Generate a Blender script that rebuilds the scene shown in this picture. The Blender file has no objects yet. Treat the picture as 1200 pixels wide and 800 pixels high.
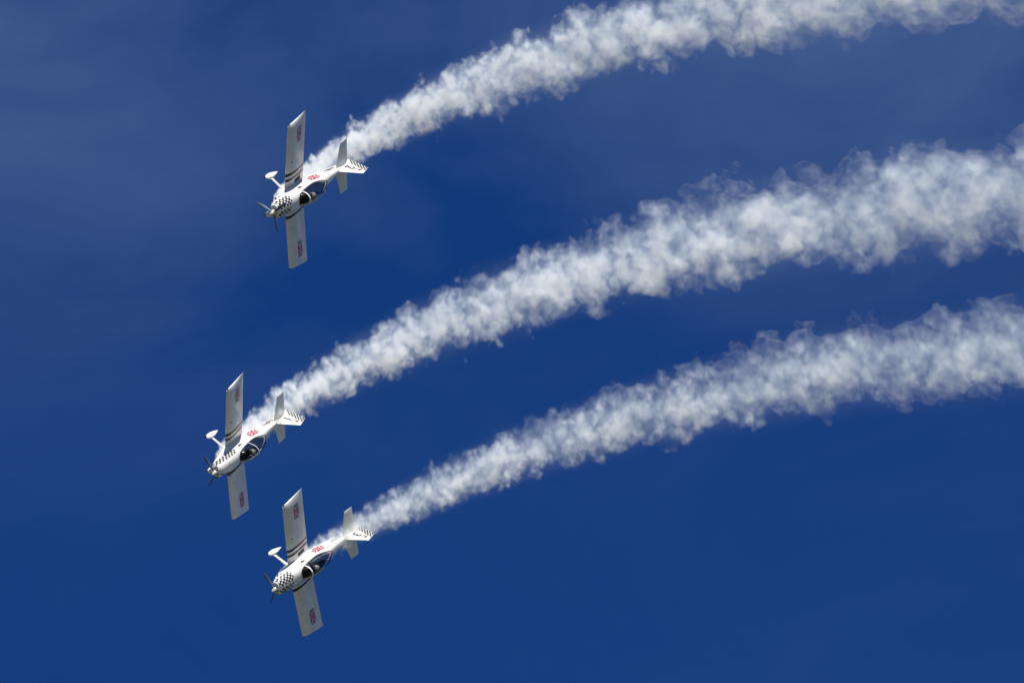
import bpy, bmesh, math, random
from mathutils import Vector, Matrix

sc = bpy.context.scene
R = math.radians
random.seed(7)

# ------------------------------------------------------------------ camera
ELEV = R(32)                       # the camera looks up at the display
DIST = 600.0                       # metres to the formation
PXM = 25.5                         # photograph pixels (of 1200) per metre at that distance
EYE = Vector((0, 0, 1.7))
XC = Vector((1, 0, 0))
YC = Vector((0, -math.sin(ELEV), math.cos(ELEV)))
ZC = Vector((0, -math.cos(ELEV), -math.sin(ELEV)))
BASIS = Matrix((XC, YC, ZC)).transposed()
cam_d = bpy.data.cameras.new('camera')
cam = bpy.data.objects.new('camera', cam_d)
sc.collection.objects.link(cam)
cam.matrix_world = Matrix.Translation(EYE) @ BASIS.to_4x4()
cam_d.sensor_width = 36.0
cam_d.lens = 36.0 * DIST / (1200.0 / PXM)
cam_d.clip_start = 1.0
cam_d.clip_end = 40000.0
sc.camera = cam

# ------------------------------------------------------------------ sky and sun
SUN = (BASIS @ Vector((0.05, 0.93, 0.33))).normalized()      # direction towards the sun
sun_el = math.asin(SUN.z)
sun_az = math.atan2(SUN.x, SUN.y)
world = bpy.data.worlds.new('World')
sc.world = world
world.use_nodes = True
wn, wl = world.node_tree.nodes, world.node_tree.links
wn.clear()
w_out = wn.new('ShaderNodeOutputWorld')
w_bg = wn.new('ShaderNodeBackground')
w_bg.inputs['Strength'].default_value = 0.062
w_sky = wn.new('ShaderNodeTexSky')
w_sky.sky_type = 'NISHITA'
w_sky.sun_disc = False
w_sky.sun_elevation = sun_el
w_sky.sun_rotation = sun_az
w_sky.altitude = 600
w_sky.air_density = 1.0
w_sky.dust_density = 0.1
w_sky.ozone_density = 4.0
# deep clear-air blue, as through the photographer's polariser, with thin veils of high cloud
w_tint = wn.new('ShaderNodeMix'); w_tint.data_type = 'RGBA'; w_tint.blend_type = 'MULTIPLY'
w_tint.inputs[0].default_value = 1.0
w_tint.inputs[7].default_value = (0.095, 0.365, 0.84, 1)
wl.new(w_sky.outputs['Color'], w_tint.inputs[6])
w_tc = wn.new('ShaderNodeTexCoord')
w_map = wn.new('ShaderNodeMapping'); w_map.inputs['Scale'].default_value = (22, 22, 40); w_map.inputs['Location'].default_value = (1.7, 4.2, 0.6)
wl.new(w_tc.outputs['Generated'], w_map.inputs['Vector'])
w_n = wn.new('ShaderNodeTexNoise'); w_n.inputs['Scale'].default_value = 1.0; w_n.inputs['Detail'].default_value = 6; w_n.inputs['Roughness'].default_value = 0.56
w_n.inputs['Distortion'].default_value = 0.6
wl.new(w_map.outputs[0], w_n.inputs['Vector'])
w_r = wn.new('ShaderNodeMapRange'); w_r.inputs['From Min'].default_value = 0.33; w_r.inputs['From Max'].default_value = 0.75
w_r.inputs['To Min'].default_value = 0.0; w_r.inputs['To Max'].default_value = 1.0
wl.new(w_n.outputs[0], w_r.inputs['Value'])
w_veil = wn.new('ShaderNodeMix'); w_veil.data_type = 'RGBA'
w_veil.inputs[7].default_value = (5.0, 7.0, 11.0, 1)
# the veil lies mostly in the higher part of this piece of sky
w_sep = wn.new('ShaderNodeSeparateXYZ'); wl.new(w_tc.outputs['Generated'], w_sep.inputs[0])
w_el = wn.new('ShaderNodeMapRange'); w_el.interpolation_type = 'SMOOTHSTEP'
w_el.inputs['From Min'].default_value = 0.514; w_el.inputs['From Max'].default_value = 0.560
w_el.inputs['To Min'].default_value = 0.022; w_el.inputs['To Max'].default_value = 0.19
wl.new(w_sep.outputs[2], w_el.inputs['Value'])
w_m = wn.new('ShaderNodeMath'); w_m.operation = 'MULTIPLY'
wl.new(w_r.outputs[0], w_m.inputs[0]); wl.new(w_el.outputs[0], w_m.inputs[1])
wl.new(w_m.outputs[0], w_veil.inputs[0])
wl.new(w_tint.outputs[2], w_veil.inputs[6])
wl.new(w_veil.outputs[2], w_bg.inputs['Color'])
wl.new(w_bg.outputs[0], w_out.inputs['Surface'])

sun_d = bpy.data.lights.new('sun', 'SUN')
sun_d.energy = 5.0
sun_d.angle = R(0.53)
sun_d.color = (1.0, 0.95, 0.87)
sun = bpy.data.objects.new('sun', sun_d)
sc.collection.objects.link(sun)
sun.rotation_euler = SUN.to_track_quat('Z', 'Y').to_euler()

vs = sc.view_settings
vs.view_transform = 'Standard'
vs.look = 'None'
vs.gamma = 1.0
vs.exposure = 0.25
vs.use_curve_mapping = False
cy = sc.cycles
cy.volume_bounces = 12
cy.max_bounces = 14
cy.transparent_max_bounces = 24
cy.volume_step_rate = 1.0
cy.use_adaptive_sampling = True
cy.adaptive_threshold = 0.02
cy.use_denoising = True

def at(px, py, depth=DIST):
    """World point that the photograph shows at pixel (px, py), DEPTH metres along the view."""
    k = depth / DIST / PXM
    return EYE - ZC * depth + XC * ((px - 600) * k) + YC * ((400 - py) * k)

def tag(o, label=None, cat=None, group=None, kind=None):
    for k, v in (('label', label), ('category', cat), ('group', group), ('kind', kind)):
        if v: o[k] = v
    return o

# attitude of each aircraft in camera axes (columns: nose, left wing, canopy side), from the photograph
ATT = {
 'two':   ((349.1, 228.7), 26.5, ((-0.5257, 0.0012, 0.8507), (-0.3861, -0.8914, -0.2374), (0.7580, -0.4532, 0.4691))),
 'one':   ((279.1, 529.5), 25.5, ((-0.5105, 0.0249, 0.8595), (-0.4606, -0.8520, -0.2489), (0.7261, -0.5229, 0.4464))),
 'three': ((353.9, 665.8), 25.5, ((-0.6005, 0.1248, 0.7898), (-0.4633, -0.8594, -0.2164), (0.6517, -0.4959, 0.5739))),
}
def attitude(k):
    (px, py), size, m = ATT[k]
    f = Vector([r[0] for r in m]).normalized()
    u = Vector([r[2] for r in m]); u = (u - f * u.dot(f)).normalized()
    l = u.cross(f)
    M = BASIS @ Matrix((f, l, u)).transposed()
    return Matrix.Translation(at(px, py, DIST * PXM / size)) @ M.to_4x4()
class NX:
    """Little expression builder over a node tree's math nodes."""
    def __init__(s, nt, sock): s.nt, s.s = nt, sock
    def _op(s, op, *a):
        n = s.nt.nodes.new('ShaderNodeMath'); n.operation = op
        for i, v in enumerate((s,) + a):
            if isinstance(v, NX): s.nt.links.new(v.s, n.inputs[i])
            else: n.inputs[i].default_value = v
        return NX(s.nt, n.outputs[0])
    def __add__(s, o): return s._op('ADD', o)
    def __sub__(s, o): return s._op('SUBTRACT', o)
    def __mul__(s, o): return s._op('MULTIPLY', o)
    def __truediv__(s, o): return s._op('DIVIDE', o)
    __radd__, __rmul__ = __add__, __mul__
    def __rtruediv__(s, o): return s._op('POWER', -1.0) * o
    def __rsub__(s, o): return (s * -1.0) + o
    def f(s, op, *a): return s._op(op, *a)
# ------------------------------------------------------------------ ground, out of the frame below
def ground():
    bm = bmesh.new()
    bmesh.ops.create_circle(bm, cap_ends=True, segments=96, radius=20000)
    me = bpy.data.meshes.new('ground'); bm.to_mesh(me); bm.free()
    m = bpy.data.materials.new('airfield_grass'); m.use_nodes = True
    nt = m.node_tree; p = nt.nodes['Principled BSDF']; p.inputs['Roughness'].default_value = .9
    tc = nt.nodes.new('ShaderNodeTexCoord'); n = nt.nodes.new('ShaderNodeTexNoise'); n.inputs['Scale'].default_value = .02; n.inputs['Detail'].default_value = 8
    nt.links.new(tc.outputs['Object'], n.inputs['Vector'])
    r = nt.nodes.new('ShaderNodeValToRGB'); r.color_ramp.elements[0].color = (.06, .07, .04, 1); r.color_ramp.elements[1].color = (.15, .15, .10, 1)
    nt.links.new(n.outputs[0], r.inputs[0]); nt.links.new(r.outputs[0], p.inputs['Base Color'])
    me.materials.append(m)
    o = bpy.data.objects.new('ground', me); sc.collection.objects.link(o)
    tag(o, kind='structure')
ground()
# ------------------------------------------------------------------ smoke trails
def vec(nt, x, y, z):
    n = nt.nodes.new('ShaderNodeCombineXYZ')
    for i, v in enumerate((x, y, z)):
        if isinstance(v, NX): nt.links.new(v.s, n.inputs[i])
        else: n.inputs[i].default_value = v
    return n.outputs[0]
def noise(nt, v, scale, detail, rough=0.55, color=False):
    n = nt.nodes.new('ShaderNodeTexNoise'); n.noise_dimensions = '3D'
    nt.links.new(v, n.inputs['Vector'])
    n.inputs['Scale'].default_value = scale; n.inputs['Detail'].default_value = detail; n.inputs['Roughness'].default_value = rough
    return n.outputs['Color' if color else 0] if color else NX(nt, n.outputs[0])
def puff(nt, v, scale, smooth=0.25):
    n = nt.nodes.new('ShaderNodeTexVoronoi'); n.feature = 'F1'
    nt.links.new(v, n.inputs['Vector'])
    n.inputs['Scale'].default_value = scale
    return NX(nt, n.outputs['Distance'])

def smoke_field(nt, T, fine):
    """Field of smoke density over a grid laid along the trail (x along it, y and z across)."""
    p = nt.nodes.new('GeometryNodeInputPosition')
    sp = nt.nodes.new('ShaderNodeSeparateXYZ'); nt.links.new(p.outputs[0], sp.inputs[0])
    x, y, z = (NX(nt, sp.outputs[i]) for i in range(3))
    b1, b2, b3 = T['axis']
    ya = x * b1 + x * x * b2 + x * x * x * b3
    slope = x * (2 * b2) + x * x * (3 * b3) + b1
    cosn = 1.0 / (slope * slope + 1.0).f('SQRT')
    xs = x.f('MAXIMUM', 0.0)
    r = (xs + 0.3).f('SQRT') * T['r'] * (xs * T['flare'] + 1.0)
    q1, q2 = (y - ya) * cosn / r, z / r
    # length along the trail in units of its own radius, so that puffs grow with it
    qs = (xs + 0.3).f('SQRT') * (2.15 / T['r'])
    q = vec(nt, qs + T['seed'], q1, q2)
    wob = noise(nt, q, 0.55, 1.0, 0.5, True)
    sw = nt.nodes.new('ShaderNodeSeparateXYZ'); nt.links.new(wob, sw.inputs[0])
    wx, wy, wz = (NX(nt, sw.outputs[i]) - 0.5 for i in range(3))
    d1, d2 = q1 + wx * 0.55, q2 + wy * 0.55
    d = (d1 * d1 + d2 * d2).f('SQRT')
    w2 = noise(nt, q, 2.2, 2.0, 0.5, True)
    sw = nt.nodes.new('ShaderNodeSeparateXYZ'); nt.links.new(w2, sw.inputs[0])
    a = [(NX(nt, sw.outputs[i]) - 0.5) * 0.45 for i in range(3)]
    qq = vec(nt, qs + T['seed'] + a[0], q1 + a[1], q2 + a[2])
    b = 0.62 - puff(nt, qq, 0.95)                     # big billows
    c = 0.55 - puff(nt, qq, 2.3)                      # smaller ones on them
    e = 0.50 - puff(nt, qq, 5.0)                      # and the cauliflower texture of those
    base = 0.70 - d + b * 0.80 + c * 0.55 + e * 0.36 * (1.55 - d).f('MAXIMUM', 0.08).f('MINIMUM', 1.0)
    near = (1.55 - d).f('MAXIMUM', 0.08).f('MINIMUM', 1.0)   # few loose shreds away from the trail
    wisp = T.get('wisp', 0.85)
    if fine:
        base = base + ((0.45 - puff(nt, qq, 10.0)) * 0.26 + (noise(nt, qq, 4.0, 5.0, 0.66) - 0.5) * wisp) * near
    else:
        base = base + (noise(nt, qq, 4.0, 1.0, 0.55) - 0.5) * wisp * near
    if fine:                                          # thinner and thicker shreds inside
        T['hole'] = ((noise(nt, qq, 1.9, 5.0, 0.70) - 0.43) * 9.5).f('MAXIMUM', 0.035).f('MINIMUM', 1.9)
        T['hole'] = T['hole'].f('MAXIMUM', 1.3 - x * 0.22)      # unbroken jet under the belly
        T['hole'] = T['hole'] * ((c + e * 0.8) * 2.0 + 0.72).f('MAXIMUM', 0.12).f('MINIMUM', 1.8)   # creases between the puffs
        lay = vec(nt, qs * 0.42 + T['seed'] * 1.7, q1 * 0.3, q2 * 0.3)
        T['hole'] = T['hole'] * ((noise(nt, lay, 1.0, 2.0, 0.6) - 0.5) * 2.4 + 1.0).f('MAXIMUM', 0.45)
    return base + (x * 6.0).f('MINIMUM', 0.0), x, r, q1, d

def trail_objects(key, T, mats, label):
    f, l, u = (attitude(key).to_3x3().col[i] for i in range(3))
    O = attitude(key) @ Vector((0.8, 0, -0.62))
    L1, (c1, c2, c3) = T['len'], T['curve']
    yend = c1 * L1 + c2 * L1**2 + c3 * L1**3
    th = math.atan2(yend, L1)
    # axes of the trail's own frame: x from the exhaust to the far end, y across in the plane of the turn
    ax = (-f) * math.cos(th) + u * math.sin(th)
    ay = u * math.cos(th) + f * math.sin(th)
    az = ax.cross(ay)
    N = 60; pts = []
    for i in range(N + 1):
        s = L1 * i / N; t = c1 * s + c2 * s**2 + c3 * s**3
        pts.append((s * math.cos(th) + t * math.sin(th), -s * math.sin(th) + t * math.cos(th)))
    # cubic through them by least squares
    S = [[sum(p[0]**(i + j) for p in pts) for j in (1, 2, 3)] for i in (1, 2, 3)]
    V = Vector([sum(p[1] * p[0]**i for p in pts) for i in (1, 2, 3)])
    T['axis'] = tuple(Matrix(S).inverted() @ V)
    X1 = pts[-1][0]
    rmax = T['r'] * math.sqrt(X1 + 0.3) * 1.55
    ys = [p[1] for p in pts]
    lo, hi = (-0.5, min(ys) - rmax * .62, -rmax), (X1, max(ys) + rmax, rmax)
    M = Matrix.Translation(O) @ Matrix((ax, ay, az)).transposed().to_4x4()

    def tree(name, mat, fine, vox):
        nt = bpy.data.node_groups.new(name, 'GeometryNodeTree')
        nt.interface.new_socket('Geometry', in_out='INPUT', socket_type='NodeSocketGeometry')
        nt.interface.new_socket('Geometry', in_out='OUTPUT', socket_type='NodeSocketGeometry')
        out = nt.nodes.new('NodeGroupOutput'); nt.nodes.new('NodeGroupInput')
        base, x, r, q1, d = smoke_field(nt, T, fine)
        vc = nt.nodes.new('GeometryNodeVolumeCube')
        vc.inputs['Min'].default_value = lo; vc.inputs['Max'].default_value = hi
        for i, ax_ in enumerate(('X', 'Y', 'Z')):
            vc.inputs['Resolution ' + ax_].default_value = max(8, int((hi[i] - lo[i]) / vox))
        if fine:
            k = (base * T.get('edge', 2.3)).f('MAXIMUM', 0.0).f('MINIMUM', 1.0)
            # puffs, in a faint soft veil of already spread smoke
            veil = (1.25 - d).f('MAXIMUM', 0.0) * (x * 0.5).f('MAXIMUM', 0.0).f('MINIMUM', 1.0)
            dens = (k * T['hole'] + veil * veil * T['veil']) * T['rho'] / r.f('POWER', 1.5)
            if 'thin' in T: dens = dens * (q1 * T['thin'] + 0.85).f('MAXIMUM', 0.15).f('MINIMUM', 1.4)
            nt.links.new(dens.s, vc.inputs['Density'])
            sm = nt.nodes.new('GeometryNodeSetMaterial'); sm.inputs['Material'].default_value = mat
            nt.links.new(vc.outputs[0], sm.inputs[0]); nt.links.new(sm.outputs[0], out.inputs[0])
        else:
            nt.links.new((base + 1.0).f('MAXIMUM', 0.0).s, vc.inputs['Density'])
            vm = nt.nodes.new('GeometryNodeVolumeToMesh')
            vm.inputs['Threshold'].default_value = 1.0 + T.get('skin', 0.05)
            nt.links.new(vc.outputs[0], vm.inputs['Volume'])
            nt.links.new(vm.outputs[0], out.inputs[0])
        return nt

    # the trail's outline as real mesh, with the body of smoke inside it as its part
    tmp = bpy.data.objects.new('smoke_trail', bpy.data.meshes.new('smoke_trail'))
    sc.collection.objects.link(tmp)
    md = tmp.modifiers.new('outline', 'NODES'); md.node_group = tree('outline', mats[0], False, T['vox'] * 1.7)
    dg = bpy.context.evaluated_depsgraph_get()
    me = bpy.data.meshes.new_from_object(tmp.evaluated_get(dg))
    tmp.modifiers.clear(); tmp.data = me; me.name = 'smoke_trail'
    me.materials.clear(); me.materials.append(mats[0])
    me.polygons.foreach_set('use_smooth', [True] * len(me.polygons))
    tmp.matrix_world = M
    tag(tmp, label, 'smoke trail', 'smoke trails behind the aerobatic planes')
    def body():
        vol = bpy.data.objects.new('smoke_body', bpy.data.volumes.new('smoke_body'))
        sc.collection.objects.link(vol)
        md = vol.modifiers.new('smoke', 'NODES'); md.node_group = tree('smoke', mats[1], True, T['vox'])
        vol.data.materials.append(mats[1])
        vol.parent = tmp
        print('trail', key, 'grid', [int((hi[i] - lo[i]) / T['vox']) for i in range(3)], 'skin', len(me.polygons))
    return body

def smoke_materials():
    film = bpy.data.materials.new('smoke_film'); film.use_nodes = True
    nt = film.node_tree; nt.nodes.clear()
    out = nt.nodes.new('ShaderNodeOutputMaterial'); mix = nt.nodes.new('ShaderNodeMixShader')
    tr = nt.nodes.new('ShaderNodeBsdfTransparent'); df = nt.nodes.new('ShaderNodeBsdfTranslucent')
    df.inputs['Color'].default_value = (0.9, 0.9, 0.9, 1)
    mix.inputs[0].default_value = 0.03
    nt.links.new(tr.outputs[0], mix.inputs[1]); nt.links.new(df.outputs[0], mix.inputs[2])
    nt.links.new(mix.outputs[0], out.inputs['Surface'])
    body = bpy.data.materials.new('smoke_body'); body.use_nodes = True
    nt = body.node_tree; nt.nodes.clear()
    # fine oil smoke: it scatters blue a little more than red, so thin shreds look bluish and dense puffs white
    out = nt.nodes.new('ShaderNodeOutputMaterial'); at_ = nt.nodes.new('ShaderNodeAttribute'); at_.attribute_name = 'density'
    sca = nt.nodes.new('ShaderNodeVolumeScatter'); sca.inputs['Color'].default_value = (0.80, 0.915, 1.0, 1)
    sca.inputs['Anisotropy'].default_value = 0.0
    dens = NX(nt, at_.outputs['Fac'])
    nt.links.new(dens.s, sca.inputs['Density'])
    ab = nt.nodes.new('ShaderNodeVolumeAbsorption'); ab.inputs['Color'].default_value = (0.9, 0.7, 0.45, 1)
    nt.links.new((dens * 0.012).s, ab.inputs['Density'])
    add = nt.nodes.new('ShaderNodeAddShader')
    nt.links.new(sca.outputs[0], add.inputs[0]); nt.links.new(ab.outputs[0], add.inputs[1])
    nt.links.new(add.outputs[0], out.inputs['Volume'])
    return film, body
SM = smoke_materials()
TRAILS = {
 'two':   dict(len=40.5, curve=(-0.03, 0.0075, 0.00013), r=0.365, rho=2.9, thin=-0.35, veil=0.08, flare=0.002, seed=3.1, vox=0.068),
 'one':   dict(len=42, curve=(0.008, 0.0125, 0.00004), r=0.40, rho=3.1, thin=0.40, veil=0.08, flare=0.003, seed=31.7, vox=0.068),
 'three': dict(len=35, curve=(0.14, 0.0056, 0.000305), r=0.345, rho=1.75, thin=0.60, veil=0.16, flare=0.006, seed=77.3, vox=0.068),
}
bodies = [
trail_objects('two', TRAILS['two'], SM, 'highest of the three white smoke trails, leaving the top of the picture'),
trail_objects('one', TRAILS['one'], SM, 'thick middle white smoke trail between the other two trails'),
trail_objects('three', TRAILS['three'], SM, 'lowest and thinnest white smoke trail, with wisps along its upper edge')]
# ------------------------------------------------------------------ materials
def mat(name, col, rough=0.4, metal=0.0, coat=0.0, vary=0.0):
    m = bpy.data.materials.new(name); m.use_nodes = True
    nt = m.node_tree; p = nt.nodes['Principled BSDF']
    p.inputs['Base Color'].default_value = (*col, 1)
    p.inputs['Roughness'].default_value = rough
    p.inputs['Metallic'].default_value = metal
    p.inputs['Coat Weight'].default_value = coat
    if vary:
        tc = nt.nodes.new('ShaderNodeTexCoord')
        n = nt.nodes.new('ShaderNodeTexNoise'); n.inputs['Scale'].default_value = 3.0; n.inputs['Detail'].default_value = 5
        nt.links.new(tc.outputs['Object'], n.inputs['Vector'])
        r = nt.nodes.new('ShaderNodeMapRange'); r.inputs['From Min'].default_value = .3; r.inputs['From Max'].default_value = .7
        r.inputs['To Min'].default_value = 1 - vary; r.inputs['To Max'].default_value = 1
        nt.links.new(n.outputs[0], r.inputs['Value'])
        x = nt.nodes.new('ShaderNodeMix'); x.data_type = 'RGBA'; x.blend_type = 'MULTIPLY'; x.inputs[0].default_value = 1
        x.inputs[6].default_value = (*col, 1)
        nt.links.new(r.outputs[0], x.inputs[7]); nt.links.new(x.outputs[2], p.inputs['Base Color'])
        r2 = nt.nodes.new('ShaderNodeMapRange'); r2.inputs['To Min'].default_value = rough - .08; r2.inputs['To Max'].default_value = rough + .12
        nt.links.new(n.outputs[0], r2.inputs['Value']); nt.links.new(r2.outputs[0], p.inputs['Roughness'])
    return m
WHITE = mat('white_paint', (.78, .78, .75), .32, coat=.3, vary=.16)
GREY = mat('grey_panel', (.42, .44, .46), .5)
BLACK = mat('black_paint', (.016, .015, .02), .35)
SOFT = mat('lettering_grey', (.035, .035, .04), .5)
RED = mat('red_paint', (.60, .008, .02), .4)
BLUE = mat('blue_paint', (.010, .014, .075), .4)
MAROON = mat('maroon_paint', (.07, .012, .018), .4)
GRIP = mat('grip_strip', (.06, .055, .06), .9)
DARK = mat('cockpit_black', (.02, .02, .022), .7)
SEATM = mat('seat_cloth', (.09, .075, .065), .85)
RUBBER = mat('tyre_rubber', (.02, .02, .02), .8)
STEEL = mat('steel', (.5, .5, .5), .3, 1.0)
PROP = mat('propeller_grey', (.09, .125, .20), .45)
SPIN = mat('spinner_cream', (.42, .38, .31), .22, coat=.4)
SUIT = mat('flying_suit', (.03, .035, .05), .8)
HELM = mat('helmet_white', (.8, .8, .78), .25)
SKINM = mat('face_skin', (.5, .3, .22), .6)
def glass(name, tint):
    m = bpy.data.materials.new(name); m.use_nodes = True
    nt = m.node_tree; nt.nodes.clear()
    o = nt.nodes.new('ShaderNodeOutputMaterial'); x = nt.nodes.new('ShaderNodeMixShader')
    t = nt.nodes.new('ShaderNodeBsdfTransparent'); g = nt.nodes.new('ShaderNodeBsdfGlossy'); f = nt.nodes.new('ShaderNodeFresnel')
    t.inputs[0].default_value = (*tint, 1); g.inputs['Roughness'].default_value = .13; g.inputs['Color'].default_value = (.4, .4, .4, 1); f.inputs[0].default_value = 1.33
    nt.links.new(f.outputs[0], x.inputs[0]); nt.links.new(t.outputs[0], x.inputs[1]); nt.links.new(g.outputs[0], x.inputs[2])
    nt.links.new(x.outputs[0], o.inputs[0])
    return m
GLASS = glass('canopy_glass', (.46, .46, .47))

def checks(name, bands):
    """White paint with black checks in bands: (v0, v1, s0, s1, taper) in arc length from the top centre line (right side +)."""
    m = WHITE.copy(); m.name = name
    nt = m.node_tree; p = nt.nodes['Principled BSDF']
    uv = nt.nodes.new('ShaderNodeUVMap'); uv.uv_map = 'UVMap'
    sx = nt.nodes.new('ShaderNodeSeparateXYZ'); nt.links.new(uv.outputs[0], sx.inputs[0])
    S, V = NX(nt, sx.outputs[0]), NX(nt, sx.outputs[1])
    a = 0.102
    su, vu = S * (1 / a), V * (1 / a)
    fu, fv = su.f('FLOOR'), vu.f('FLOOR')
    par = ((su * math.pi).f('SINE') * (vu * math.pi).f('SINE')).f('GREATER_THAN', -0.16)
    tot = None
    for v0, v1, s0, s1, tp in bands:
        vc, sc_ = (fv + 0.5) * a, (fu + 0.5) * a
        inb = vc.f('GREATER_THAN', v0) * vc.f('LESS_THAN', v1)
        end = s1 - (vc - (v0 + v1) / 2).f('ABSOLUTE') * tp
        k = inb * sc_.f('GREATER_THAN', s0) * (sc_ - end).f('LESS_THAN', 0.0)
        # squares shrink towards the end of the pattern
        fx, fy = (su.f('FRACT') - 0.5).f('ABSOLUTE'), (vu.f('FRACT') - 0.5).f('ABSOLUTE')
        lim = ((end - sc_) * 0.9 + 0.40).f('MINIMUM', 0.5)
        k = k * fx.f('LESS_THAN', lim) * fy.f('LESS_THAN', lim)
        tot = k if tot is None else tot.f('MAXIMUM', k)
    fac = par * tot
    x = nt.nodes.new('ShaderNodeMix'); x.data_type = 'RGBA'
    src = p.inputs['Base Color'].links[0].from_socket
    nt.links.new(fac.s, x.inputs[0]); nt.links.new(src, x.inputs[6]); x.inputs[7].default_value = (.014, .013, .018, 1)
    nt.links.new(x.outputs[2], p.inputs['Base Color'])
    return m
CHECK_WIDE = checks('chequered_cowl', [(.06, .62, .42, 1.38, .5), (.70, 1.15, .40, 1.05, .2), (-.66, -.04, .42, 1.30, .35)])
CHECK_SIDE = checks('chequered_cheek', [(.43, .71, .40, 1.9, .5), (-.75, -.52, .40, 1.0, .5)])

# ------------------------------------------------------------------ mesh helpers (stations: s metres behind the nose)
NOSE = 2.3
def P(s, y, z): return Vector((NOSE - s, y, z))
def obj(name, bm, ms, parent, smooth=True, recalc=True):
    if recalc: bmesh.ops.recalc_face_normals(bm, faces=bm.faces)
    me = bpy.data.meshes.new(name); bm.to_mesh(me); bm.free()
    for m_ in (ms if isinstance(ms, (list, tuple)) else [ms]): me.materials.append(m_)
    if smooth:
        me.polygons.foreach_set('use_smooth', [True] * len(me.polygons))
        me.set_sharp_from_angle(angle=R(38))
    o = bpy.data.objects.new(name, me); sc.collection.objects.link(o)
    o.parent = parent
    return o
def loft(bm, rings, cap=(True, True), closed=True, skip=None, uv=None):
    vv = [[bm.verts.new(p) for p in r] for r in rings]
    n = len(rings[0])
    lay = bm.loops.layers.uv.new('UVMap') if uv else None
    for i in range(len(vv) - 1):
        for j in range(n if closed else n - 1):
            k = (j + 1) % n
            q = [vv[i][j], vv[i][k], vv[i + 1][k], vv[i + 1][j]]
            if skip and skip(sum((v.co for v in q), Vector()) / 4): continue
            f = bm.faces.new(q)
            if uv:
                jj = [(i, j), (i, j + 1), (i + 1, j + 1), (i + 1, j)]
                for lp, (a, b) in zip(f.loops, jj): lp[lay].uv = uv(a, b)
    if cap[0]: bm.faces.new(list(reversed(vv[0])))
    if cap[1]: bm.faces.new(vv[-1])
    return vv
def interp(tab, s):
    if s <= tab[0][0]: return tab[0][1:]
    for a, b in zip(tab, tab[1:]):
        if s <= b[0]:
            t = (s - a[0]) / (b[0] - a[0])
            return tuple(x + (y - x) * t for x, y in zip(a[1:], b[1:]))
    return tab[-1][1:]
def smooth_tab(tab, n=6):
    """Monotone-ish Catmull-Rom refinement of a table of stations."""
    out = []
    for i in range(len(tab) - 1):
        p0, p1, p2, p3 = tab[max(i - 1, 0)], tab[i], tab[i + 1], tab[min(i + 2, len(tab) - 1)]
        for k in range(n):
            t = k / n
            row = []
            for d in range(len(p1)):
                if d == 0: row.append(p1[0] + (p2[0] - p1[0]) * t); continue
                m1 = (p2[d] - p0[d]) / max(p2[0] - p0[0], 1e-6) * (p2[0] - p1[0])
                m2 = (p3[d] - p1[d]) / max(p3[0] - p1[0], 1e-6) * (p2[0] - p1[0])
                row.append((2*t**3-3*t*t+1)*p1[d] + (t**3-2*t*t+t)*m1 + (-2*t**3+3*t*t)*p2[d] + (t**3-t*t)*m2)
            out.append(tuple(row))
    out.append(tab[-1])
    return out
# station, half width, top, waist, bottom, upper exponent, lower exponent
FUS = smooth_tab([
 (0.38, .33, .20, .00, -.20, 2.3, 2.2),
 (0.46, .375, .25, .00, -.27, 2.3, 2.3),
 (0.70, .415, .30, -.02, -.38, 2.4, 2.5),
 (1.00, .435, .34, -.03, -.45, 2.5, 2.8),
 (1.35, .435, .38, -.03, -.50, 2.6, 3.4),
 (1.80, .425, .40, -.02, -.53, 2.6, 4.0),
 (2.30, .41, .40, .0, -.54, 2.8, 4.5),
 (2.90, .385, .40, .0, -.52, 2.8, 4.5),
 (3.50, .345, .41, .02, -.46, 2.5, 4.2),
 (4.06, .285, .40, .05, -.38, 2.9, 4.0),
 (4.60, .22, .35, .06, -.29, 3.3, 3.6),
 (5.20, .145, .295, .07, -.185, 3.0, 3.2),
 (5.80, .075, .25, .08, -.085, 2.6, 2.6),
 (6.20, .035, .215, .09, -.02, 2.0, 2.4),
 (6.34, .018, .20, .09, .01, 2.0, 2.2)])
NR = 48
def fus_ring(s, slim=1.0):
    hw, zt, zw, zb, e1, e2 = interp(FUS, s)
    hw *= 1 - (1 - slim) * max(0.0, min(1.0, (1.9 - s) / 1.2))
    out = []
    for j in range(NR):                               # from the top, round by the right side
        t = 2 * math.pi * j / NR
        c, d = math.cos(t), math.sin(t)
        e = e1 if c >= 0 else e2
        y = -hw * math.copysign(abs(d) ** (2 / e), d)
        z = zw + (zt - zw if c >= 0 else zw - zb) * math.copysign(abs(c) ** (2 / e), c)
        out.append(P(s, y, z))
    return out
def fus_side(s, z):
    hw, zt, zw, zb, e1, e2 = interp(FUS, s)
    h, e = (zt - zw, e1) if z >= zw else (zw - zb, e2)
    return hw * max(0.0, 1 - min(1, abs(z - zw) / h) ** e) ** (1 / e)
def fus_top(s, y):
    hw, zt, zw, zb, e1, e2 = interp(FUS, s)
    return zw + (zt - zw) * max(0.0, 1 - min(1, abs(y) / hw) ** e1) ** (1 / e1)

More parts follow.
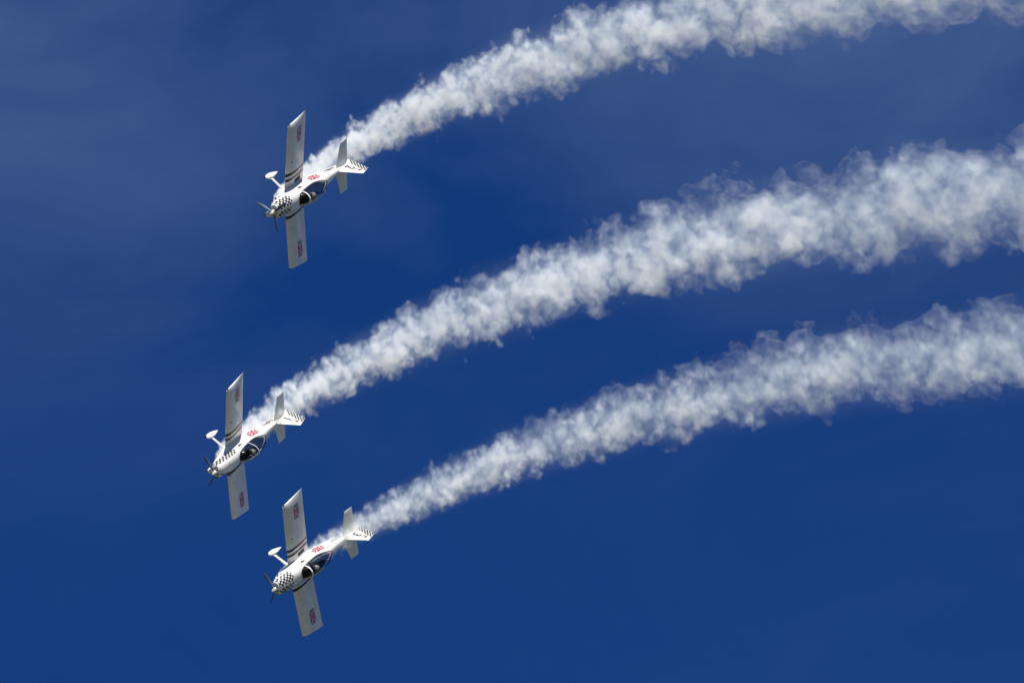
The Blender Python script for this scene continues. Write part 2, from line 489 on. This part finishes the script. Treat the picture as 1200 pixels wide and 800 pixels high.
# canopy: station, half width at its foot, height of its top
CAN = smooth_tab([(1.80, .16, .405), (1.92, .25, .50), (2.15, .305, .73), (2.45, .325, .84), (2.85, .325, .87), (3.25, .30, .81),
                  (3.65, .225, .66), (3.95, .12, .48), (4.06, .05, .405)], 5)
def can_ring(s, grow=0.0, n=20):
    cw, top = interp(CAN, s)
    cw += grow; top += grow
    zf = fus_top(s, cw) - .01
    out = []
    for j in range(n + 1):
        t = math.pi * j / n
        c, d = math.cos(t), math.sin(t)
        y = cw * math.copysign(abs(c) ** (2 / 2.3), c) * (1 + .10 * d * (1 - d) * 2)
        out.append(P(s, y, zf + max(top - zf, .005) * d ** (2 / 2.2)))
    return out

# wing
CH, LE0, BT = 1.47, 1.85, 3.73
def af(c, t=.13, camb=.018):
    yt = 5 * t * (.2969 * math.sqrt(c) - .126 * c - .3516 * c**2 + .2843 * c**3 - .1036 * c**4)
    cm = camb * (1 - ((.25 - c) / .25) ** 2) if c < .25 else camb * (1 - ((c - .25) / .75) ** 2)
    return cm + yt, cm - yt
def wz(b): return -.40 + .0612 * (b - .4)
def bmax(c): return 3.455 + .075 * min(1, c / .10) ** .5 + .20 * c
def wing_pt(side, b, c, up, thick=1.0, off=0.0):
    t, d = af(c); m = (t + d) / 2
    h = m + ((t if up else d) - m) * thick
    bb = b if b < 3.0 else 3.0 + (b - 3.0) / (BT - 3.0) * (bmax(c) - 3.0)
    return P(LE0 + c * CH, side * bb, wz(bb) + h * CH + (off if up else -off))
def wing_ring(side, b, c0, c1, thick=1.0, off=0.0, n=16):
    cs = [c0 + (c1 - c0) * (1 - math.cos(math.pi * i / n)) / 2 if c0 == 0 else c0 + (c1 - c0) * i / n for i in range(n + 1)]
    top = [wing_pt(side, b, c, True, thick, off) for c in reversed(cs)]
    bot = [wing_pt(side, b, c, False, thick, off) for c in (cs[1:] if c0 == 0 else cs)]
    return top + bot

def ribbon(bm, pts_a, pts_b):
    va, vb = [bm.verts.new(p) for p in pts_a], [bm.verts.new(p) for p in pts_b]
    for i in range(len(va) - 1): bm.faces.new((va[i], va[i + 1], vb[i + 1], vb[i]))

def flag_colour(u, v):
    """Union flag: 0 blue, 1 white, 2 red; u 0..1 along, v 0..1 across (2:1)."""
    x, y = u * 60, v * 30
    if abs(x - 30) < 3.2 or abs(y - 15) < 3.2: return 2
    if abs(x - 30) < 4.4 or abs(y - 15) < 4.4: return 1
    for sgn in (1, -1):
        d = ((x - 30) * .5 * sgn - (y - 15)) * .894
        lim = (0, 2) if (x < 30) == (sgn > 0) else (-2, 0)
        if lim[0] < d < lim[1]: return 2
    for sgn in (1, -1):
        if abs(((x - 30) * .5 * sgn - (y - 15)) * .894) < 2.7: return 1
    return 0
def flag(name, at_uv, parent, nu=60, nv=30):
    bm = bmesh.new()
    vv = [[bm.verts.new(at_uv(i / nu, j / nv)) for j in range(nv + 1)] for i in range(nu + 1)]
    for i in range(nu):
        for j in range(nv):
            f = bm.faces.new((vv[i][j], vv[i + 1][j], vv[i + 1][j + 1], vv[i][j + 1]))
            f.material_index = flag_colour((i + .5) / nu, (j + .5) / nv)
    return obj(name, bm, [BLUE, WHITE, RED], parent)

def lettering(name, text, size, place, m, parent, bold=.02):
    """Letters as a thin mesh; PLACE maps (x, y) of the flat text, centred, to a point of the surface."""
    cu = bpy.data.curves.new(name, 'FONT'); cu.body = text; cu.size = size; cu.align_x = 'CENTER'; cu.align_y = 'CENTER'; cu.offset = size * bold
    cu.resolution_u = 3
    t = bpy.data.objects.new(name, cu); sc.collection.objects.link(t)
    me = bpy.data.meshes.new_from_object(t.evaluated_get(bpy.context.evaluated_depsgraph_get()))
    bpy.data.objects.remove(t); bpy.data.curves.remove(cu)
    bm = bmesh.new(); bm.from_mesh(me); bpy.data.meshes.remove(me)
    for v in bm.verts: v.co = place(v.co.x, v.co.y)
    return obj(name, bm, m, parent, smooth=False, recalc=False)

def build_plane(key, spec, label):
    root = bpy.data.objects.new('aerobatic_plane', None); sc.collection.objects.link(root)
    root.empty_display_size = .5
    tag(root, label, 'aircraft', 'aerobatic planes in formation')
    # ---- fuselage and cowling
    def skin(s0, s1, step):
        n = max(2, round((s1 - s0) / step)); ss = [s0 + (s1 - s0) * i / n for i in range(n + 1)]
        return ss, [fus_ring(s, spec['slim']) for s in ss]
    ss, rings = skin(.38, 1.30, .03)
    arcs = []
    for r in rings:
        a = [0.0]
        for j in range(NR): a.append(a[-1] + (r[(j + 1) % NR] - r[j]).length)
        arcs.append(a)
    def uvf(i, j):
        a = arcs[i]        # arc length from the top centre line, negative on the left
        return (ss[i], a[j] if j <= NR // 2 else a[j] - a[NR])
    # loops across the belly seam keep their own side's sign
    def uvs(i, j): return uvf(i, j)
    bm = bmesh.new(); nose = []
    for k, q in ((.10, .05), (.35, .018), (.72, .004)):
        c = Vector((NOSE - .38 - 0, 0, 0))
        nose.append([Vector((NOSE - .38 + .03 * (1 - k * k) , p.y * (.90 + .1 * k), p.z * (.90 + .1 * k))) for p in rings[0]])
    loft(bm, nose + rings, (True, False), uv=lambda i, j: uvs(max(0, i - 3), j))
    cowl = obj('cowling', bm, spec['cowl'], root)
    for sd in (-1, 1):
        bm = bmesh.new()
        rr = []
        for dx, k in ((.052, 1.0), (.052, .8), (.0, .72)):
            rr.append([Vector((NOSE - .38 + dx - .018, sd * .22 + .105 * k * math.cos(a), .03 + .10 * k * math.sin(a))) for a in [2 * math.pi * i / 24 for i in range(24)]])
        loft(bm, rr, (False, True))
        obj('air_inlet', bm, DARK, cowl)
    for sd in (-1, 1):
        bm = bmesh.new()
        loft(bm, [[P(s, sd * .12 + .03 * math.cos(a), z + .03 * math.sin(a)) for a in [2 * math.pi * i / 12 for i in range(12)]] for s, z in ((1.05, -.40), (1.3, -.53), (1.5, -.585))], (True, False))
        obj('exhaust_pipe', bm, STEEL, cowl)
    ss, rings = skin(1.304, 6.34, .045)
    hole = lambda c: 1.84 < NOSE - c.x < 4.0 and c.z > .2 and abs(c.y) < interp(CAN, NOSE - c.x)[0] - .012
    arcs = []
    for r in rings:
        a = [0.0]
        for j in range(NR): a.append(a[-1] + (r[(j + 1) % NR] - r[j]).length)
        arcs.append(a)
    bm = bmesh.new(); loft(bm, rings, (True, True), skip=hole, uv=uvf)
    fus = obj('fuselage', bm, spec['cowl'] if spec['slim'] < 1 else WHITE, root)
    # ---- cockpit
    bm = bmesh.new()
    rr = []
    for s in [1.86 + (4.0 - 1.86) * i / 18 for i in range(19)]:
        w = min(interp(CAN, s)[0], fus_side(s, -.1) - .04)
        rr.append([P(s, -w, fus_top(s, w) - .012), P(s, -w * .95, .05), P(s, -w * .8, -.32), P(s, w * .8, -.32), P(s, w * .95, .05), P(s, w, fus_top(s, w) - .012)])
    loft(bm, rr, (False, False), closed=False)
    obj('cockpit', bm, DARK, root, smooth=False)
    bm = bmesh.new()
    loft(bm, [[P(1.95, y, z) for y, z in ((-.30, .18), (.30, .18), (.29, .40), (.15, .50), (-.15, .50), (-.29, .40))], [P(2.02, y, z) for y, z in ((-.30, .18), (.30, .18), (.28, .39), (.14, .48), (-.14, .48), (-.28, .39))]])
    obj('instrument_panel', bm, DARK, root, smooth=False)
    for s0 in (2.78, 3.52):
        bm = bmesh.new()
        w, hb = (.22, .50) if s0 < 3 else (.17, .52)
        loft(bm, [[P(s0 - .42, y, z) for y, z in ((-w, -.30), (w, -.30), (w, -.20), (-w, -.20))], [P(s0, y, z) for y, z in ((-w, -.32), (w, -.32), (w, -.23), (-w, -.23))]])
        loft(bm, [[P(s0, y, -.22) for y in (-w, w)] + [P(s0 + .07, y, -.22) for y in (w, -w)], [P(s0 + .14, y, hb) for y in (-w * .8, w * .8)] + [P(s0 + .2, y, hb) for y in (w * .8, -w * .8)]])
        obj('seat', bm, SEATM, root, smooth=False)
    bm = bmesh.new()
    loft(bm, [[P(s, y, fus_top(s, w) - .03) for y in (-w, w)] + [P(s, y, zz) for y in (w * .75, -w * .75)] for s, w, zz in ((3.70, .18, .50), (3.85, .13, .47), (4.0, .08, .42))])
    obj('rear_shelf', bm, SEATM, root, smooth=False)
    bm = bmesh.new()
    loft(bm, [[P(s, y, z) for y, z in ((-w, .36), (w, .36), (w * .8, t), (-w * .8, t))] for s, w, t in ((1.86, .17, .42), (1.98, .25, .50), (2.16, .27, .52), (2.22, .26, .46))])
    obj('glare_shield', bm, DARK, root, smooth=False)
    # ---- canopy, windscreen and frame
    split = spec['hoop']
    def can_mesh(s0, s1, n):
        bm = bmesh.new(); loft(bm, [can_ring(s0 + (s1 - s0) * i / n) for i in range(n + 1)], (False, False), closed=False); return bm
    obj('windscreen', can_mesh(1.80, split - .02, 10), GLASS, root, recalc=False)
    obj('canopy', can_mesh(split + .02, 4.06, 26), GLASS, root, recalc=False)
    bm = bmesh.new()
    hw_ = spec['hoop_w']
    for a, b in ((split - hw_, split + hw_),):
        outer = [can_ring(a, .012), can_ring(b, .012)]; inner = [can_ring(a, -.02), can_ring(b, -.02)]
        loft(bm, [outer[0], outer[1], inner[1], inner[0], outer[0]], (False, False), closed=False)
    obj('hoop', bm, WHITE, root)
    bm = bmesh.new()
    n = 44
    for sd in (-1, 1):
        A, B, C = [], [], []
        for i in range(n + 1):
            s = 1.78 + (4.09 - 1.78) * i / n
            cw = interp(CAN, s)[0]
            A.append(P(s, sd * (cw + .022), fus_top(s, cw + .022) + .004)); B.append(P(s, sd * (cw - .004), fus_top(s, cw) + .022)); C.append(P(s, sd * (cw - .03), fus_top(s, cw) - .02))
        ribbon(bm, A, B); ribbon(bm, B, C)
    obj('canopy_rail', bm, DARK, root)
    # ---- spinner and propeller
    bm = bmesh.new()
    loft(bm, [[Vector((NOSE - s, r * math.cos(a), r * math.sin(a))) for a in [2 * math.pi * i / 28 for i in range(28)]]
              for s, r in ((.05, .010), (.06, .030), (.09, .052), (.14, .082), (.21, .110), (.28, .128), (.335, .138), (.34, .11))])
    obj('spinner', bm, SPIN, root)
    for ang in spec['prop']:
        a = R(ang); rad = Vector((0, -math.sin(a), math.cos(a))); tan = Vector((0, -math.cos(a), -math.sin(a))); fwd = Vector((1, 0, 0))
        bm = bmesh.new(); rr = []
        for r, c, tw, th in ((.10, .07, 55, .05), (.2, .10, 48, .032), (.4, .145, 34, .022), (.62, .14, 25, .016), (.8, .11, 20, .011), (.9, .075, 18, .008), (.925, .03, 18, .005)):
            t = R(tw); ch = tan * math.cos(t) + fwd * math.sin(t); nr = fwd * math.cos(t) - tan * math.sin(t)
            o = Vector((NOSE - .27, 0, 0)) + rad * r
            rr.append([o + ch * c * .5 * math.cos(q) + nr * th * math.sin(q) for q in [2 * math.pi * i / 12 for i in range(12)]])
        loft(bm, rr); obj('propeller_blade', bm, PROP, root)
    # ---- wings
    for sd in (1, -1):
        bm = bmesh.new()
        H = .775
        def seg(bs, c0, c1, thick=None):
            loft(bm, [wing_ring(sd, b, c0, c1, 1 if thick is None else thick[i]) for i, b in enumerate(bs)])
        seg([.25, .44], 0, 1)
        seg([.444 + (3.2 - .444) * i / 12 for i in range(13)], 0, H)
        seg([3.204, 3.32, 3.44, 3.55, 3.64, 3.69, 3.717, BT], 0, 1, [1, 1, .93, .80, .62, .45, .28, .12])
        wing = obj('wing', bm, WHITE, root)
        for nm, b0, b1 in (('flap', .452, 1.72), ('aileron', 1.732, 3.196)):
            bm = bmesh.new()
            loft(bm, [wing_ring(sd, b0 + (b1 - b0) * i / 6, H + .008, 1, n=6) for i in range(7)])
            obj(nm, bm, WHITE, wing)
        for b in (.78, 1.04):
            bm = bmesh.new()
            w0, w1 = .074, .050
            cs = [i / 40 for i in range(41)]; cs = [c ** 1.7 * .985 for c in cs]
            for up in (True, False):
                A = [wing_pt(sd, b - (w0 + (w1 - w0) * min(1, c * 1.6)), c, up, off=.004) for c in cs]; B = [wing_pt(sd, b + (w0 + (w1 - w0) * min(1, c * 1.6)), c, up, off=.004) for c in cs]
                ribbon(bm, A, B)
            obj('stripe', bm, BLACK, wing)
        # flag: long side along the span
        def wf(u, v, sd=sd):
            b = 2.46 + u * .78 if sd > 0 else 3.24 - u * .78
            c = .43 + v * .27 if sd > 0 else .70 - v * .27
            return wing_pt(sd, b, c, True, off=.005)
        flag('flag_marking', wf, wing)
        bm = bmesh.new()
        A = [wing_pt(sd, 1.62 + .045 * math.cos(q), .20 + .03 * math.sin(q), True, off=.006) for q in [2 * math.pi * i / 16 for i in range(16)]]
        bm.faces.new([bm.verts.new(p) for p in A])
        obj('fuel_cap', bm, GREY if sd > 0 else DARK, wing, smooth=False)
        bm = bmesh.new()
        tip = wing_pt(sd, BT, .07, True, 0)
        bmesh.ops.create_uvsphere(bm, u_segments=12, v_segments=8, radius=.035, matrix=Matrix.Translation(tip) @ Matrix.Diagonal((1.6, .7, .7, 1)))
        obj('navigation_light', bm, DARK, wing)
        if spec['walk'] and sd < 0:
            bm = bmesh.new()
            cs = [.42 + .36 * i / 12 for i in range(13)]
            ribbon(bm, [wing_pt(sd, .47, c, True, off=.005) for c in cs], [wing_pt(sd, .65, c, True, off=.005) for c in cs])
            obj('walkway', bm, GRIP, wing)
    # ---- tailplane
    TE = 6.12
    def tail_ring(sd, b, c0, c1, n=8, th=1.0):
        le = 5.17 + (5.55 - 5.17) * max(0, b - .08) / (1.25 - .08); ch = TE - le
        out = []
        cs = [c0 + (c1 - c0) * ((1 - math.cos(math.pi * i / n)) / 2 if c0 == 0 else i / n) for i in range(n + 1)]
        up = [P(le + c * ch, sd * b, .15 + af(c, .085, 0)[0] * ch * th) for c in reversed(cs)]
        dn = [P(le + c * ch, sd * b, .15 + af(c, .085, 0)[1] * ch * th) for c in (cs[1:] if c0 == 0 else cs)]
        return up + dn
    for sd in (1, -1):
        bm = bmesh.new()
        loft(bm, [tail_ring(sd, b, 0, .56) for b in (.03, .3, .6, .9, 1.12)])
        tp = obj('tailplane', bm, WHITE, root)
        bm = bmesh.new()
        loft(bm, [tail_ring(sd, b, .575, 1, 5) for b in (.07, .3, .6, .9, 1.122)])
        loft(bm, [tail_ring(sd, b, 0, 1, 8, t) for b, t in ((1.126, 1), (1.2, 1), (1.245, .9), (1.262, .6), (1.27, .25))])
        obj('elevator', bm, WHITE, tp)
    # ---- fin and rudder
    def fin_le(z): return 5.18 + (5.66 - 5.18) * (z - .15) / (1.30 - .15)
    def fin_te(z): return 6.55 - .24 * z
    def fin_pt(sd, s, z, off=0.0):
        le, te = fin_le(z), fin_te(z); c = min(1, max(0, (s - le) / (te - le)))
        return P(s, sd * (af(c, .085, 0)[0] * (te - le) + off), z)
    def fin_ring(z, c0, c1, n=8, th=1.0, dz=0.0):
        le, te = fin_le(z), fin_te(z); ch = te - le
        cs = [c0 + (c1 - c0) * ((1 - math.cos(math.pi * i / n)) / 2 if c0 == 0 else i / n) for i in range(n + 1)]
        a = [P(le + c * ch, af(c, .085, 0)[0] * ch * th, z + dz * (c - .0)) for c in reversed(cs)]
        b = [P(le + c * ch, -af(c, .085, 0)[0] * ch * th, z + dz * (c - .0)) for c in (cs[1:] if c0 == 0 else cs)]
        return a + b
    HF = .60
    bm = bmesh.new()
    loft(bm, [fin_ring(.16 + (1.1 - .16) * i / 6, 0, HF) for i in range(7)])
    fin = obj('fin', bm, WHITE, root)
    bm = bmesh.new()
    loft(bm, [fin_ring(-.02 + (1.1 + .02) * i / 6, HF + .012, 1, 5) for i in range(7)])
    loft(bm, [fin_ring(z, 0, 1, 8, t, d) for z, t, d in ((1.106, 1, 0), (1.19, 1, -.04), (1.26, .92, -.08), (1.285, .7, -.10), (1.30, .3, -.11))])
    rud = obj('rudder', bm, WHITE, root)
    # bars that droop over the rudder, both sides
    bm = bmesh.new()
    for sd in (-1, 1):
        for i in range(7):
            z0 = -.02 + .2 * i
            A, B = [], []
            for k in range(9):
                t = k / 8; z = z0 + .42 * t
                if z > 1.24 or z < 0: continue
                s = fin_te(z0) - .012 - .44 * t
                zz = min(z, 1.235); zw = min(z + .07, 1.24)
                A.append(fin_pt(sd, s, zz, .006)); B.append(fin_pt(sd, min(s + .03, fin_te(zw) - .01), zw, .006))
            if len(A) > 1: ribbon(bm, A, B)
    obj('rudder_bars', bm, BLACK, rud)
    bm = bmesh.new()
    for sd in (-1, 1):
        ribbon(bm, [fin_pt(sd, 5.72 + .3 * k / 6, .80 + .012 * k, .006) for k in range(7)], [fin_pt(sd, 5.72 + .3 * k / 6, .835 + .012 * k, .006) for k in range(7)])
    obj('red_line', bm, MAROON, fin)
    for sd in (-1, 1):
        lettering('number', spec['num'], .62, lambda x, y, sd=sd: fin_pt(sd, 5.78 - x * (-sd) * .95, .50 + y, .007), BLACK, fin)
        bm = bmesh.new()                              # small dark bird-like emblem
        pts = [(-.13, .0), (-.03, .05), (0, .10), (.05, .05), (.14, .02), (.05, -.02), (.02, -.08), (-.04, -.03)]
        bm.faces.new([bm.verts.new(fin_pt(sd, 5.82 + x, 1.0 + y, .007)) for x, y in pts])
        obj('emblem', bm, MAROON, fin, smooth=False)
        flag('flag_marking', lambda u, v, sd=sd: (lambda s, z: P(s, sd * (fus_side(s, z) + .006), z))(
            (3.93 - u * .66) if sd < 0 else (3.27 + u * .66), -.19 + v * .36 + .02 * math.sin(u * 6.3)), fus)
        lettering('registration', spec['reg'], .23, lambda x, y, sd=sd: (lambda s, z: P(s, sd * (fus_side(s, z) + .007), z))(4.86 + sd * x * 1.0, .0 + y + (sd * x) * .07), SOFT, fus, .045)
        bm = bmesh.new()
        pts = [(-.15, .02), (-.06, .07), (.02, .05), (.08, .08), (.15, .0), (.06, -.02), (.0, -.08), (-.06, -.03)]
        bm.faces.new([bm.verts.new(P(2.30 + x, sd * (fus_side(2.30 + x, .09 + y) + .007), .09 + y)) for x, y in pts])
        obj('emblem', bm, MAROON, fus, smooth=False)
    # ---- undercarriage
    for sd in (-1, 1):
        bm = bmesh.new()
        rr = []
        for s, y, z, c in ((1.86, .33, -.44, .13), (1.78, .46, -.55, .12), (1.68, .68, -.72, .10), (1.60, .88, -.90, .09), (1.60, .91, -.98, .09)):
            rr.append([P(s + c * .75 * math.cos(q), sd * y, z + .028 * math.sin(q)) for q in [2 * math.pi * i / 12 for i in range(12)]])
        loft(bm, rr)
        leg = obj('undercarriage_leg', bm, WHITE, root)
        bm = bmesh.new(); rr = []
        for s, w, zt, zb in ((1.34, .02, -1.06, -1.10), (1.37, .065, -.98, -1.17), (1.46, .10, -.91, -1.24), (1.62, .118, -.87, -1.27), (1.80, .112, -.88, -1.25), (2.0, .08, -.92, -1.16), (2.15, .045, -.96, -1.09), (2.26, .008, -1.0, -1.02)):
            rr.append([P(1.40 + (s - 1.34) * .9, sd * .93 + .9 * w * math.sin(q), (zt + zb) / 2 + .9 * (zt - zb) / 2 * math.cos(q)) for q in [2 * math.pi * i / 20 for i in range(20)]])
        loft(bm, rr)
        pant = obj('wheel_fairing', bm, WHITE, leg)
        bm = bmesh.new()
        loft(bm, [[P(1.57 + r * math.cos(q), sd * .93 + y, -1.15 + r * math.sin(q)) for q in [2 * math.pi * i / 24 for i in range(24)]] for y, r in ((-.05, .09), (-.04, .135), (-.02, .15), (.02, .15), (.04, .135), (.05, .09))])
        obj('wheel', bm, RUBBER, leg)
    bm = bmesh.new()
    loft(bm, [[P(s + .012 * math.cos(q), .012 * math.sin(q), z) for q in [2 * math.pi * i / 10 for i in range(10)]] for s, z in ((6.1, .03), (6.42, -.14))])
    tw = obj('tail_spring', bm, STEEL, root)
    bm = bmesh.new()
    loft(bm, [[P(6.44 + r * math.cos(q), y, -.17 + r * math.sin(q)) for q in [2 * math.pi * i / 18 for i in range(18)]] for y, r in ((-.02, .05), (-.012, .072), (.012, .072), (.02, .05))])
    obj('tail_wheel', bm, RUBBER, tw)
    root.matrix_world = attitude(key)
    return root

def build_pilot(key, label):
    """Seated pilot, hands on the stick and throttle; one skinned body, helmet its own mesh."""
    J = {'pelvis': (2.66, 0, -.16, .15), 'chest': (2.70, 0, .10, .17), 'shoulders': (2.70, 0, .30, .13), 'neck': (2.67, 0, .42, .062), 'head': (2.63, 0, .53, .10), 'crown': (2.64, 0, .61, .085)}
    E = [('pelvis', 'chest'), ('chest', 'shoulders'), ('shoulders', 'neck'), ('neck', 'head'), ('head', 'crown')]
    for n, sd in (('l', 1), ('r', -1)):
        J.update({n + 'sh': (2.69, sd * .17, .30, .075), n + 'el': (2.56, sd * .235, .05, .05), n + 'wr': (2.32, sd * (.06 if sd < 0 else .22), .0, .034), n + 'ha': (2.25, sd * (.03 if sd < 0 else .22), .02, .036),
                  n + 'hi': (2.6, sd * .10, -.16, .10), n + 'kn': (2.2, sd * .16, .0, .068), n + 'an': (1.92, sd * .13, -.26, .045), n + 'fo': (1.82, sd * .13, -.24, .04)})
        E += [('shoulders', n + 'sh'), (n + 'sh', n + 'el'), (n + 'el', n + 'wr'), (n + 'wr', n + 'ha'), ('pelvis', n + 'hi'), (n + 'hi', n + 'kn'), (n + 'kn', n + 'an'), (n + 'an', n + 'fo')]
    names = list(J)
    me = bpy.data.meshes.new('person')
    me.from_pydata([P(*J[n][:3]) for n in names], [(names.index(a), names.index(b)) for a, b in E], [])
    o = bpy.data.objects.new('person', me); sc.collection.objects.link(o)
    m = o.modifiers.new('skin', 'SKIN')
    for i, n in enumerate(names):
        me.skin_vertices[0].data[i].radius = (J[n][3], J[n][3]); me.skin_vertices[0].data[i].use_root = n == 'pelvis'
    o.modifiers.new('sub', 'SUBSURF').levels = 1
    done = bpy.data.meshes.new_from_object(o.evaluated_get(bpy.context.evaluated_depsgraph_get()))
    o.modifiers.clear(); o.data = done
    done.materials.clear(); done.materials.append(SUIT); done.materials.append(SKINM)
    for p_ in done.polygons:
        p_.use_smooth = True
        if p_.center.z > .43: p_.material_index = 1
    bm = bmesh.new()
    bmesh.ops.create_uvsphere(bm, u_segments=24, v_segments=16, radius=.15)
    for v in bm.verts: v.co = P(2.645, 0, .575) + Vector((v.co.x * 1.05, v.co.y * .93, v.co.z * 1.02))
    bmesh.ops.delete(bm, geom=[f for f in bm.faces if f.calc_center_median().z < .53 and f.calc_center_median().x > P(2.64, 0, 0).x + .02 or f.calc_center_median().z < .46], context='FACES')
    obj('helmet', bm, HELM, o)
    bm = bmesh.new()
    rr = [[P(2.645, 0, .575) + Vector((math.cos(a) * .152 * 1.05 * math.cos(e), math.sin(a) * .152 * .93 * math.cos(e), .152 * math.sin(e))) for a in [R(-60 + 120 * i / 12) for i in range(13)]] for e in [R(-18 + 30 * k / 5) for k in range(6)]]
    loft(bm, rr, (False, False), closed=False)
    obj('visor', bm, BLACK, o, recalc=False)
    o.matrix_world = attitude(key)
    tag(o, label, 'person', 'pilots in the cockpits')
    return o

SPEC = {
 'two':   dict(cowl=CHECK_WIDE, slim=1.0, hoop=2.17, hoop_w=.028, prop=(283, 43, 163), walk=True, num='2', reg='G-HILZ'),
 'one':   dict(cowl=CHECK_SIDE, slim=0.86, hoop=2.75, hoop_w=.014, prop=(247, 7, 127), walk=False, num='1', reg='G-RVDB'),
 'three': dict(cowl=CHECK_WIDE, slim=1.0, hoop=2.17, hoop_w=.028, prop=(5, 125, 245), walk=True, num='3', reg='G-JBTR'),
}
build_plane('two', SPEC['two'], 'white aerobatic plane with 2 on its fin, highest of the formation')
build_plane('one', SPEC['one'], 'white aerobatic plane with 1 on its fin and a mostly plain white cowling')
build_plane('three', SPEC['three'], 'white aerobatic plane with 3 on its fin, lowest of the formation')
build_pilot('two', 'pilot in white helmet inside the plane numbered 2')
build_pilot('one', 'pilot in white helmet inside the plane numbered 1')
build_pilot('three', 'pilot in white helmet inside the plane numbered 3')
# ------------------------------------------------------------------ the smoke itself, last
for body in bodies: body()
